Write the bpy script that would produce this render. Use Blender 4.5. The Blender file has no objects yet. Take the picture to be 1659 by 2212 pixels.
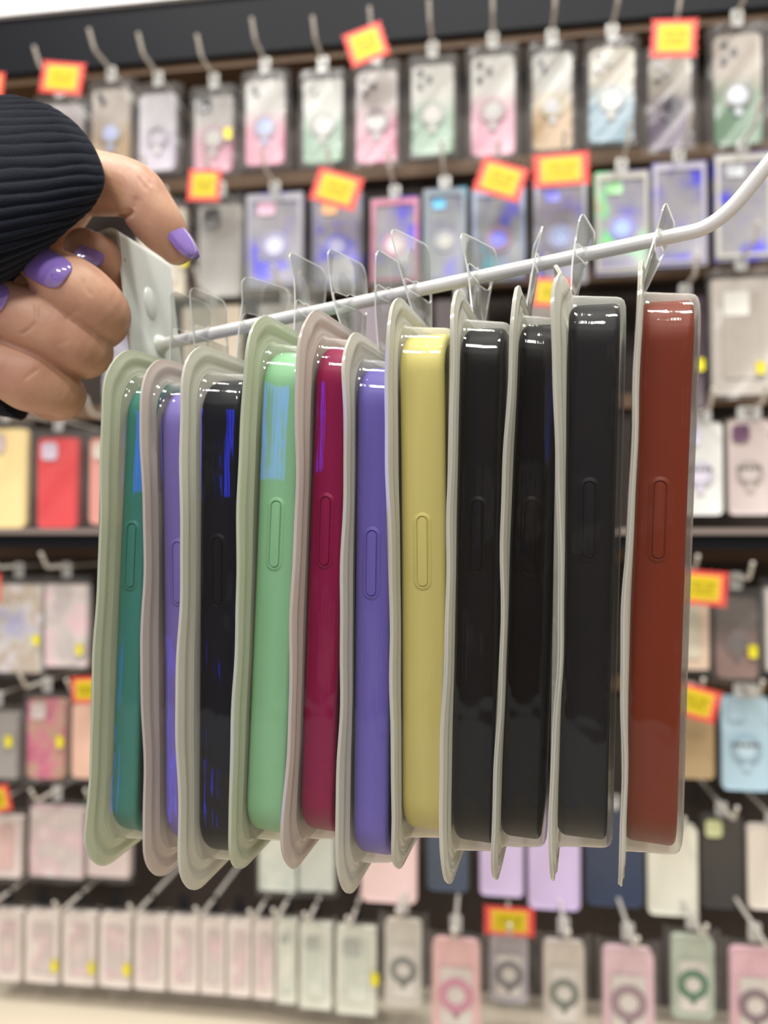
import bpy, bmesh, math, random
import numpy as np
from mathutils import Vector, Matrix, noise
from mathutils.geometry import delaunay_2d_cdt
from mathutils.bvhtree import BVHTree

S = bpy.context.scene
COL = S.collection
PI = math.pi
R = math.radians

# ------------------------------------------------------------------ camera
FPX = 1662.0
YAW, PITCH = R(8.0), R(1.5)
EYE = Vector((0, 0, 1.35))
FW = Vector((-math.sin(YAW)*math.cos(PITCH), math.cos(YAW)*math.cos(PITCH), math.sin(PITCH)))
RT = Vector((math.cos(YAW), math.sin(YAW), 0))
UPV = RT.cross(FW)
HF = Vector((-math.sin(YAW), math.cos(YAW), 0))
ZUP = Vector((0, 0, 1))
cam_d = bpy.data.cameras.new('camera'); cam = bpy.data.objects.new('camera', cam_d); COL.objects.link(cam)
cam.matrix_world = Matrix.Translation(EYE) @ Matrix((RT, UPV, -FW)).transposed().to_4x4()
cam_d.sensor_fit = 'VERTICAL'; cam_d.sensor_height = 34.6; cam_d.lens = 34.6*FPX/2212
cam_d.clip_start = .01
cam_d.dof.use_dof = True; cam_d.dof.focus_distance = .230; cam_d.dof.aperture_fstop = cam_d.lens/3.3
S.camera = cam

# ------------------------------------------------------------------ world, lights, exposure
w = bpy.data.worlds.new('shop_surround'); S.world = w; w.use_nodes = True
bg = w.node_tree.nodes['Background']; bg.inputs[0].default_value = (1.0, .96, .90, 1); bg.inputs[1].default_value = .31
def area(name, loc, target, sx, sy, power, col=(1, .97, .92)):
    d = bpy.data.lights.new(name, 'AREA'); d.shape = 'RECTANGLE'; d.size = sx; d.size_y = sy; d.energy = power; d.color = col
    o = bpy.data.objects.new(name, d); COL.objects.link(o); o.location = loc
    o.rotation_euler = (Vector(target)-Vector(loc)).to_track_quat('-Z', 'Y').to_euler()
    return o
for x_, p_ in ((-1.0, 14), (-.1, 16), (.8, 14)):
    area('ceiling_lamp', (x_, .1, 3.3), (x_*.6, 1.2, .6), .55, .2, p_)
for x_, p_ in ((-.7, 15), (.6, 15)):
    area('ceiling_lamp', (x_, -1.1, 3.3), (0, 1.1, .9), .5, .2, p_)
area('ceiling_lamp', (-.1, -2.3, 3.2), (0, 1.0, .8), .7, .35, 24)
area('blue_sign_lamp', (-.485, -.93, 1.43), (-.02, .3, 1.35), .10, .25, .6, (.03, .05, 1))
area('blue_sign_lamp', (-.69, -.76, .86), (-.05, .3, 1.25), .03, .36, .3, (.03, .05, 1))
S.view_settings.view_transform = 'Standard'; S.view_settings.look = 'None'
S.view_settings.exposure = .42; S.view_settings.gamma = 1; S.view_settings.use_curve_mapping = False
cy = S.cycles
cy.max_bounces = 10; cy.transparent_max_bounces = 24; cy.diffuse_bounces = 3; cy.glossy_bounces = 4; cy.transmission_bounces = 4
cy.caustics_reflective = False; cy.caustics_refractive = False; cy.sample_clamp_indirect = 4

def P(px, py, d):
    """point seen at photo pixel (px,py), d metres along the view axis"""
    return EYE + (FW + RT*((px-829.5)/FPX) - UPV*((py-1106)/FPX))*d
def PY(px, py, Y):
    """point at photo pixel on the upright plane y = Y"""
    v = FW + RT*((px-829.5)/FPX) - UPV*((py-1106)/FPX)
    return EYE + v*(Y/v.y)

# ------------------------------------------------------------------ materials
def mat(name, col=(.8, .8, .8), rough=.5, metal=0, spec=.5, **kw):
    m = bpy.data.materials.new(name); m.use_nodes = True
    b = m.node_tree.nodes['Principled BSDF']
    b.inputs['Base Color'].default_value = (*col, 1); b.inputs['Roughness'].default_value = rough
    b.inputs['Metallic'].default_value = metal; b.inputs['Specular IOR Level'].default_value = spec
    for k, v in kw.items():
        b.inputs[k.replace('_', ' ')].default_value = v
    return m
def N(m, t, **kw):
    n = m.node_tree.nodes.new(t)
    for k, v in kw.items(): setattr(n, k, v)
    return n
def L(m, a, b): m.node_tree.links.new(a, b)
def bump(m, scale=200, strength=.2, dist=.001, detail=3, coord='Object', vec_scale=None, target=None):
    tc = N(m, 'ShaderNodeTexCoord'); nz = N(m, 'ShaderNodeTexNoise'); nz.inputs['Scale'].default_value = scale; nz.inputs['Detail'].default_value = detail
    src = tc.outputs[coord]
    if vec_scale:
        mp = N(m, 'ShaderNodeMapping'); mp.inputs['Scale'].default_value = vec_scale; L(m, src, mp.inputs[0]); src = mp.outputs[0]
    L(m, src, nz.inputs['Vector'])
    bp = N(m, 'ShaderNodeBump'); bp.inputs['Strength'].default_value = strength; bp.inputs['Distance'].default_value = dist
    L(m, nz.outputs[0], bp.inputs['Height'])
    if target is None: target = [m.node_tree.nodes['Principled BSDF']]
    for t in target: L(m, bp.outputs[0], t.inputs['Normal'])
    return m
def srgb(r, g, b):
    f = lambda c: (c/255/12.92) if c/255 <= .04045 else ((c/255+.055)/1.055)**2.4
    return (f(r), f(g), f(b))
def clear_mat(name, tint=(.97, .98, .97), milk=.04, rough=.04, bs=.15, scale=90, gl=1.0, milkcol=(.8, .8, .76), edge=.35):
    """thin clear plastic: mostly see-through, Fresnel gloss, a little haze, milkier where seen edge-on"""
    m = bpy.data.materials.new(name); m.use_nodes = True; nt = m.node_tree; nt.nodes.clear()
    out = N(m, 'ShaderNodeOutputMaterial'); tr = N(m, 'ShaderNodeBsdfTransparent'); tr.inputs[0].default_value = (*tint, 1)
    df = N(m, 'ShaderNodeBsdfDiffuse'); df.inputs[0].default_value = (*milkcol, 1)
    tl = N(m, 'ShaderNodeBsdfTranslucent'); tl.inputs[0].default_value = (*milkcol, 1)
    ad = N(m, 'ShaderNodeMixShader'); ad.inputs[0].default_value = .45; L(m, df.outputs[0], ad.inputs[1]); L(m, tl.outputs[0], ad.inputs[2])
    gy = N(m, 'ShaderNodeBsdfGlossy'); gy.inputs['Roughness'].default_value = rough
    lw = N(m, 'ShaderNodeLayerWeight'); lw.inputs[0].default_value = .5
    pw = N(m, 'ShaderNodeMath', operation='POWER'); L(m, lw.outputs['Facing'], pw.inputs[0]); pw.inputs[1].default_value = 3
    ma = N(m, 'ShaderNodeMath', operation='MULTIPLY_ADD'); L(m, pw.outputs[0], ma.inputs[0]); ma.inputs[1].default_value = edge; ma.inputs[2].default_value = milk
    ma.use_clamp = True
    m1 = N(m, 'ShaderNodeMixShader'); L(m, ma.outputs[0], m1.inputs[0]); L(m, tr.outputs[0], m1.inputs[1]); L(m, ad.outputs[0], m1.inputs[2])
    fr = N(m, 'ShaderNodeLayerWeight'); fr.inputs[0].default_value = .5   # Schlick reflectance, the same from both faces of the film
    p5 = N(m, 'ShaderNodeMath', operation='POWER'); L(m, fr.outputs['Facing'], p5.inputs[0]); p5.inputs[1].default_value = 5
    fm = N(m, 'ShaderNodeMath', operation='MULTIPLY_ADD'); L(m, p5.outputs[0], fm.inputs[0]); fm.inputs[1].default_value = .7; fm.inputs[2].default_value = .045*gl; fm.use_clamp = True
    m2 = N(m, 'ShaderNodeMixShader'); L(m, fm.outputs[0], m2.inputs[0]); L(m, m1.outputs[0], m2.inputs[1]); L(m, gy.outputs[0], m2.inputs[2])
    L(m, m2.outputs[0], out.inputs[0])
    bump(m, scale, bs, .002, 2, target=[gy, fr])
    return m
def two_tone(name, top, bot, z0, z1, rough=.35, marble=None, mscale=18):
    """print that blends from one ink at the top to another at the foot (object space z)"""
    m = mat(name, top, rough); b = m.node_tree.nodes['Principled BSDF']
    tc = N(m, 'ShaderNodeTexCoord'); sp = N(m, 'ShaderNodeSeparateXYZ'); L(m, tc.outputs['Object'], sp.inputs[0])
    mr = N(m, 'ShaderNodeMapRange'); mr.inputs[1].default_value = z0; mr.inputs[2].default_value = z1; L(m, sp.outputs[2], mr.inputs[0])
    mx = N(m, 'ShaderNodeMix', data_type='RGBA'); L(m, mr.outputs[0], mx.inputs[0]); mx.inputs[6].default_value = (*top, 1); mx.inputs[7].default_value = (*bot, 1)
    L(m, mx.outputs[2], b.inputs[0])
    return m
def marble(name, cols, scale=20, rough=.35, vs=None):
    m = mat(name, cols[0], rough); b = m.node_tree.nodes['Principled BSDF']
    tc = N(m, 'ShaderNodeTexCoord'); nz = N(m, 'ShaderNodeTexNoise'); nz.inputs['Scale'].default_value = scale; nz.inputs['Detail'].default_value = 2
    oi = N(m, 'ShaderNodeObjectInfo'); ad = N(m, 'ShaderNodeVectorMath', operation='ADD'); L(m, tc.outputs['Object'], ad.inputs[0])
    cb = N(m, 'ShaderNodeCombineXYZ'); mu = N(m, 'ShaderNodeMath', operation='MULTIPLY'); mu.inputs[1].default_value = 9; L(m, oi.outputs['Random'], mu.inputs[0]); L(m, mu.outputs[0], cb.inputs[1]); L(m, cb.outputs[0], ad.inputs[1])
    L(m, ad.outputs[0], nz.inputs['Vector'])
    cr = N(m, 'ShaderNodeValToRGB'); e = cr.color_ramp.elements
    n = len(cols)
    while len(e) < n: e.new(.5)
    for i, c in enumerate(cols):
        e[i].position = .32+.38*i/(n-1); e[i].color = (*c, 1)
    L(m, nz.outputs[0], cr.inputs[0]); L(m, cr.outputs[0], b.inputs[0])
    return m

M = {}
M['milky'] = clear_mat('milky_plastic_flange', tint=(.93, .95, .9), milk=.74, rough=.14, bs=.2, scale=60, gl=1, milkcol=(.85, .84, .76), edge=.2)
M['pinkmilky'] = clear_mat('pink_milky_flange', tint=(.96, .9, .9), milk=.74, rough=.14, bs=.2, scale=60, gl=1, milkcol=(.82, .75, .70), edge=.2)
M['greenmilky'] = clear_mat('green_milky_flange', tint=(.9, .96, .88), milk=.74, rough=.14, bs=.2, scale=60, gl=1, milkcol=(.77, .81, .66), edge=.2)
M['wall'] = clear_mat('clear_blister_wall', tint=(.97, .98, .97), milk=.012, rough=.05, bs=.35, scale=40, gl=1.1, milkcol=(.85, .85, .78), edge=.75)
def streaks(m):
    # fine drawing marks along the height of the formed film
    tc = N(m, 'ShaderNodeTexCoord'); mp = N(m, 'ShaderNodeMapping'); mp.inputs['Scale'].default_value = (900, 900, 22); L(m, tc.outputs['Object'], mp.inputs[0])
    nz = N(m, 'ShaderNodeTexNoise'); nz.inputs['Scale'].default_value = 1; nz.inputs['Detail'].default_value = 3; L(m, mp.outputs[0], nz.inputs['Vector'])
    bp = [n for n in m.node_tree.nodes if n.type == 'BUMP'][0]
    b2 = N(m, 'ShaderNodeBump'); b2.inputs['Strength'].default_value = .35; b2.inputs['Distance'].default_value = .00012; L(m, nz.outputs[0], b2.inputs['Height']); L(m, b2.outputs[0], bp.inputs['Normal'])
streaks(M['wall'])
M['foot'] = clear_mat('creamy_blister_foot', tint=(.95, .95, .9), milk=.72, rough=.12, bs=.25, scale=90, gl=1, milkcol=(.96, .94, .87), edge=.3)
M['brow'] = clear_mat('hazy_blister_brow', tint=(.96, .96, .93), milk=.30, rough=.08, bs=.4, scale=110, gl=1.2, milkcol=(.85, .85, .78), edge=.4)
M['sheet'] = clear_mat('clear_hang_tab', tint=(.92, .94, .93), milk=.10, rough=.06, bs=.1, scale=80, gl=1.6, edge=.35)
M['rim'] = clear_mat('cut_plastic_edge', tint=(.6, .68, .66), milk=.72, rough=.15, bs=0, gl=2, milkcol=(.95, .97, .95))
M['sleeve'] = clear_mat('clear_bag_film', tint=(.98, .98, .98), milk=.075, rough=.22, bs=.2, scale=24, gl=.6, milkcol=(.95, .95, .95), edge=.3)
M['card'] = mat('backing_card', (.78, .78, .72), .4)
M['rod'] = bump(mat('white_enamel_rod', (.74, .74, .72), .28), 300, .05)
M['plate'] = bump(mat('white_enamel_plate', (.76, .80, .75), .3), 200, .05)
M['black'] = mat('black_laminate', (.009, .010, .013), .5, spec=.1)
M['wood'] = mat('dark_slat_wood', (.042, .032, .027), .6, spec=.2)
M['brown'] = mat('brown_slat_edge', (.14, .085, .05), .5, spec=.25)
M['lens'] = mat('dark_lens_glass', (.03, .03, .035), .2)
M['yellow'] = mat('yellow_sticker_paper', (.80, .70, .02), .6)
M['tagred'] = mat('red_tag_card', (.72, .07, .06), .6)
M['tagorange'] = mat('orange_tag_print', (.80, .40, .08), .6)
M['tagyellow'] = mat('yellow_tag_print', (.66, .51, .004), .6)
M['tagink'] = mat('olive_tag_ink', (.30, .24, .01), .6)
M['hook'] = mat('pale_hook_plastic', (.62, .58, .52), .35)
M['whitetab'] = clear_mat('white_plastic_tab', milk=.55, rough=.2, bs=.3, scale=60, gl=1.5, milkcol=(.9, .9, .88))
M['skin'] = mat('skin', (.60, .36, .245), .48, Subsurface_Weight=.18, Subsurface_Scale=.004)
M['nail'] = mat('lilac_gel_polish', (.27, .17, .52), .1, spec=.7, Coat_Weight=1.0, Coat_Roughness=.03)
M['knit'] = mat('navy_rib_knit', (.006, .008, .015), .95, spec=.1, Sheen_Weight=.08, Sheen_Roughness=.5)

# skin: warm mottling, fine creases
def dress_skin():
    m = M['skin']; b = m.node_tree.nodes['Principled BSDF']; b.inputs['Subsurface Radius'].default_value = (1, .35, .2)
    tc = N(m, 'ShaderNodeTexCoord'); nz = N(m, 'ShaderNodeTexNoise'); nz.inputs['Scale'].default_value = 70; nz.inputs['Detail'].default_value = 3; L(m, tc.outputs['Object'], nz.inputs['Vector'])
    cr = N(m, 'ShaderNodeValToRGB'); e = cr.color_ramp.elements; e[0].position = .35; e[0].color = (.50, .26, .17, 1); e[1].position = .68; e[1].color = (.60, .35, .225, 1)
    L(m, nz.outputs[0], cr.inputs[0]); L(m, cr.outputs[0], b.inputs[0])
    n2 = N(m, 'ShaderNodeTexNoise'); n2.inputs['Scale'].default_value = 900; n2.inputs['Detail'].default_value = 4
    mp = N(m, 'ShaderNodeMapping'); mp.inputs['Rotation'].default_value = (0, R(35), R(20)); mp.inputs['Scale'].default_value = (1, 1, .35); L(m, tc.outputs['Object'], mp.inputs[0]); L(m, mp.outputs[0], n2.inputs['Vector'])
    bp = N(m, 'ShaderNodeBump'); bp.inputs['Strength'].default_value = .28; bp.inputs['Distance'].default_value = .0004; L(m, n2.outputs[0], bp.inputs['Height']); L(m, bp.outputs[0], b.inputs['Normal'])
dress_skin()
bump(M['knit'], 2600, .9, .0006, 4)
bump(M['wood'], 30, .1)

# ------------------------------------------------------------------ mesh helpers
class MB:
    def __init__(s): s.v = []; s.f = []; s.m = []
    def add(s, verts, faces, mi=0):
        o = len(s.v); s.v += [Vector(p) for p in verts]; s.f += [tuple(o+i for i in f) for f in faces]; s.m += [mi]*len(faces)
    def loft(s, rings, mi=0, cap0=False, cap1=False, closed=True, mis=None):
        n = len(rings[0]); o = len(s.v)
        for r in rings: s.v += [Vector(p) for p in r]
        for k in range(len(rings)-1):
            for i in range(n if closed else n-1):
                j = (i+1) % n
                s.f.append((o+k*n+i, o+k*n+j, o+(k+1)*n+j, o+(k+1)*n+i)); s.m.append(mis[k] if mis else mi)
        if cap0: s.f.append(tuple(o+i for i in reversed(range(n)))); s.m.append(mis[0] if mis else mi)
        if cap1: s.f.append(tuple(o+(len(rings)-1)*n+i for i in range(n))); s.m.append(mis[-1] if mis else mi)
    def tube(s, pts, rad, seg=16, mi=0, caps=True):
        pts = [Vector(p) for p in pts]; n = len(pts)
        rad = rad if isinstance(rad, (list, tuple)) else [rad]*n
        up = None; rings = []
        for i in range(n):
            t = (pts[min(i+1, n-1)]-pts[max(i-1, 0)]).normalized()
            if up is None:
                up = t.cross(Vector((0, 0, 1)) if abs(t.z) < .9 else Vector((1, 0, 0))).normalized()
            up = (up-t*up.dot(t)).normalized(); b = t.cross(up)
            rings.append([pts[i]+(up*math.cos(a)+b*math.sin(a))*rad[i] for a in [2*PI*k/seg for k in range(seg)]])
        s.loft(rings, mi, caps, caps)
    def obj(s, name, mats, parent=None, smooth=True, mw=None, angle=35):
        me = bpy.data.meshes.new(name); me.from_pydata([tuple(p) for p in s.v], [], s.f)
        for m in (mats if isinstance(mats, (list, tuple)) else [mats]): me.materials.append(m)
        me.polygons.foreach_set('material_index', s.m)
        bm = bmesh.new(); bm.from_mesh(me); bmesh.ops.recalc_face_normals(bm, faces=bm.faces); bm.to_mesh(me); bm.free()
        if smooth:
            me.polygons.foreach_set('use_smooth', [True]*len(me.polygons))
            try: me.set_sharp_from_angle(angle=R(angle))
            except Exception: pass
        o = bpy.data.objects.new(name, me); COL.objects.link(o)
        if parent is not None: o.parent = parent
        if mw is not None: o.matrix_world = mw
        return o
def thing(name, label, cat, mw=None, group=None):
    o = bpy.data.objects.new(name, None); COL.objects.link(o); o.empty_display_size = .02
    if mw is not None: o.matrix_world = mw if isinstance(mw, Matrix) else Matrix.Translation(mw)
    return tag(o, label, cat, group)
def tag(o, label, cat, group=None):
    o['label'] = label; o['category'] = cat
    if group: o['group'] = group
    return o
def structure(o): o['kind'] = 'structure'; return o
def rrect(w, h, r, ns=8, nl=1, nsn=1, inset=0):
    """rounded rectangle outline in (x,z), same point count whatever the size"""
    w -= 2*inset; h -= 2*inset; r = max(min(r, w/2-1e-5, h/2-1e-5), 1e-5)
    pts = []
    cs = [(w/2-r, h/2-r, 0), (-w/2+r, h/2-r, PI/2), (-w/2+r, -h/2+r, PI), (w/2-r, -h/2+r, 1.5*PI)]
    for k, (cx, cz, a0) in enumerate(cs):
        for i in range(ns+1):
            a = a0+PI/2*i/ns; pts.append((cx+r*math.cos(a), cz+r*math.sin(a)))
        nx = cs[(k+1) % 4]; a = a0+PI/2
        p0 = pts[-1]; p1 = (nx[0]+r*math.cos(nx[2]), nx[1]+r*math.sin(nx[2]))
        sub = nsn if k in (0, 2) else nl
        for i in range(1, sub): t = i/sub; pts.append((p0[0]*(1-t)+p1[0]*t, p0[1]*(1-t)+p1[1]*t))
    return pts
def slab(mb, w, h, t, r, bev, cx=0, cz=0, y0=0, mi=0, ns=6, nb=3):
    """rounded slab, front face at y=y0, going back to y0+t"""
    rings = []
    for k in range(nb+1):
        a = PI/2*k/nb; rings.append([(cx+x, y0+bev*(1-math.sin(a)), cz+z) for x, z in rrect(w, h, r, ns, inset=bev*(1-math.cos(a)))])
    rings[0] = [(cx+x, y0, cz+z) for x, z in rrect(w, h, r, ns, inset=bev)]
    for k in range(nb+1):
        a = PI/2*k/nb; ring = [(cx+x, y0+t-bev*(1-math.cos(a)), cz+z) for x, z in rrect(w, h, r, ns, inset=bev*(1-math.sin(PI/2-a)))]
        rings.append(ring)
    # first half goes from front inset to full size
    fr = []
    for k in range(nb+1):
        a = PI/2*k/nb
        fr.append([(cx+x, y0+bev*(1-math.sin(a)), cz+z) for x, z in rrect(w, h, r, ns, inset=bev*(1-math.sin(a)) if False else bev*(1-math.sqrt(max(0, 1-(1-math.sin(a))**2))))])
    bk = []
    for k in range(nb, -1, -1):
        a = PI/2*k/nb
        bk.append([(cx+x, y0+t-bev*(1-math.sin(a)), cz+z) for x, z in rrect(w, h, r, ns, inset=bev*(1-math.sqrt(max(0, 1-(1-math.sin(a))**2))))])
    mb.loft(fr+bk, mi, True, True)
def boxm(mb, a, b, mi=0):
    (x0, y0, z0), (x1, y1, z1) = a, b
    mb.add([(x0, y0, z0), (x1, y0, z0), (x1, y1, z0), (x0, y1, z0), (x0, y0, z1), (x1, y0, z1), (x1, y1, z1), (x0, y1, z1)],
           [(0, 1, 2, 3), (4, 5, 6, 7), (0, 1, 5, 4), (1, 2, 6, 5), (2, 3, 7, 6), (3, 0, 4, 7)], mi)
def annulus(mb, cx, cz, ri, ro, y0, t, seg=32, mi=0):
    c = [(math.cos(2*PI*i/seg), math.sin(2*PI*i/seg)) for i in range(seg)]
    rg = lambda r, y: [(cx+r*a, y, cz+r*b) for a, b in c]
    mb.loft([rg(ri, y0+t), rg(ri, y0), rg(ro, y0), rg(ro, y0+t)], mi)
def disc(mb, cx, cz, r, y0, t, seg=24, mi=0):
    c = [(math.cos(2*PI*i/seg), math.sin(2*PI*i/seg)) for i in range(seg)]
    mb.loft([[(cx+r*a, y0+t, cz+r*b) for a, b in c], [(cx+r*a, y0, cz+r*b) for a, b in c]], mi, True, True)

# ================================================================== STRUCTURE
YW = 1.34
ztop = PY(1659, 20, 1.22).z
zh = lambda py, Y=1.2, px=829: PY(px, py, Y).z
mb = MB(); boxm(mb, (-2.2, YW, 0), (2.0, YW+.05, 2.6)); structure(mb.obj('wall_back', M['wood'], smooth=False))
floor_m = bump(mat('beige_floor', (.72, .62, .48), .4), 5, .05)
mb = MB(); boxm(mb, (-2.4, -2.5, -.02), (2.2, YW+.05, 0)); structure(mb.obj('floor', floor_m, smooth=False))
mb = MB(); boxm(mb, (-2.4, -3.3, 0), (2.2, -3.25, 2.6)); structure(mb.obj('wall_rear', marble('rear_stock_wall', [srgb(30, 22, 18), srgb(120, 84, 62), srgb(60, 46, 40), srgb(210, 200, 190)], 1.6), smooth=False))
# black header board and white board above it
zb = PY(375, 128, 1.25).z; zt = PY(0, 42, 1.25).z
mb = MB(); boxm(mb, (-2.2, 1.25, zb), (2.0, YW, zt)); structure(mb.obj('trim_1', M['black'], smooth=False))
mb = MB(); boxm(mb, (-2.2, 1.24, zt), (2.0, YW, 2.6)); structure(mb.obj('trim_2', mat('white_board', (.92, .90, .92), .4), smooth=False))
mb = MB(); boxm(mb, (-2.2, 1.262, zb-.014), (2.0, YW, zb)); structure(mb.obj('trim_3', M['brown'], smooth=False))
# slat edges seen between the rows of packages
k = 4
for py in (352, 600, 870, 1470):
    z = zh(py, 1.30, 900); mb = MB(); boxm(mb, (-2.2, 1.325, z-.012), (2.0, YW, z+.012)); structure(mb.obj('trim_%d' % k, M['brown'], smooth=False)); k += 1
# black ledge half way down with a brown strip below
z1 = zh(1148, 1.2, 300)
mb = MB(); boxm(mb, (-2.2, 1.17, z1-.026), (2.0, YW, z1-.004)); structure(mb.obj('trim_%d' % k, M['black'], smooth=False)); k += 1
mb = MB(); boxm(mb, (-2.2, 1.16, z1-.004), (2.0, YW, z1+.004)); structure(mb.obj('trim_%d' % k, mat('grey_ledge_lip', (.25, .2, .18), .5), smooth=False)); k += 1
mb = MB(); boxm(mb, (-2.2, 1.28, z1-.048), (2.0, YW, z1-.028)); structure(mb.obj('trim_%d' % k, M['brown'], smooth=False)); k += 1
# beige plinth under the wall
zp = PY(1280, 2160, 1.34).z
plinth_m = bump(mat('cream_plinth', (.84, .74, .58), .45), 12, .05)
mb = MB(); slab(mb, 4.2, .5, 1.0, .01, .006); pl = mb.obj('plinth', plinth_m)
pl.rotation_euler = (0, 0, 0); pl.location = (-.1, .80-.0, zp-.25)
# (slab spans y .80 to 1.80: sink it behind the wall face)
pl.scale = (1, .538, 1)
tag(pl, 'long cream plinth top running under the lowest row of packages', 'plinth')

# ================================================================== BACKGROUND STOCK
def C(*c): return srgb(*c)
_mc = {}
def solid(col, rough=.35):
    k = (col, rough)
    if k not in _mc: _mc[k] = mat('case_print_%d' % len(_mc), C(*col), rough)
    return _mc[k]
def gradm(top, bot, h, lo=.35, hi=.62):
    k = (top, bot, round(h, 3), lo)
    if k not in _mc: _mc[k] = two_tone('case_gradient_%d' % len(_mc), C(*top), C(*bot), -h*lo, -h*hi)
    return _mc[k]
HOLO = [marble('painted_iridescence_a', [C(84, 80, 205), C(136, 134, 152), C(150, 148, 150), C(142, 138, 160), C(90, 84, 210)], 16),  # shifting reflections of the foil painted into the base colour
        marble('painted_iridescence_b', [C(60, 62, 215), C(126, 126, 146), C(142, 148, 148), C(128, 130, 150), C(70, 190, 215)], 13),
        marble('painted_iridescence_c', [C(80, 70, 235), C(140, 138, 160), C(155, 156, 158), C(120, 215, 150), C(225, 140, 90)], 15)]
MARB = {'lav': marble('marble_lavender', [C(190, 190, 225), C(214, 210, 205), C(190, 172, 150), C(222, 218, 225)], 22),
        'pink': marble('marble_pink', [C(235, 200, 205), C(215, 205, 200), C(190, 180, 178), C(225, 205, 225)], 22),
        'rose': marble('floral_rose', [C(150, 60, 90), C(215, 120, 145), C(190, 160, 130), C(210, 95, 130)], 26),
        'glit': marble('grey_glitter', [C(120, 118, 130), C(175, 172, 185), C(200, 195, 205)], 90),
        'paleprint': marble('pale_card_print', [C(225, 205, 200), C(205, 195, 190), C(222, 190, 195), C(232, 225, 215)], 26),
        'greenprint': marble('pale_green_card_print', [C(222, 225, 210), C(200, 208, 195), C(228, 228, 214)], 24)}
hookn = 0
def wall_hook(x, z, Yf, desc, tip=.024, out=.05):
    mbh = MB(); y1 = Yf-out
    pts = [(x, YW, z), (x, 1.3, z), (x, y1, z)]
    for k in range(1, 6):
        a = k/5*R(52); pts.append((x, y1-.012*math.sin(a), z+.012*(1-math.cos(a))))
    e = Vector(pts[-1]); pts.append(e+Vector((0, -math.cos(R(52)), math.sin(R(52))))*tip)
    mbh.tube(pts, .0028, 10)
    o = mbh.obj('display_hook', M['hook'])
    tag(o, desc, 'hook', 'wall hooks with upturned tips')
    return Vector(pts[-1])
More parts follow.
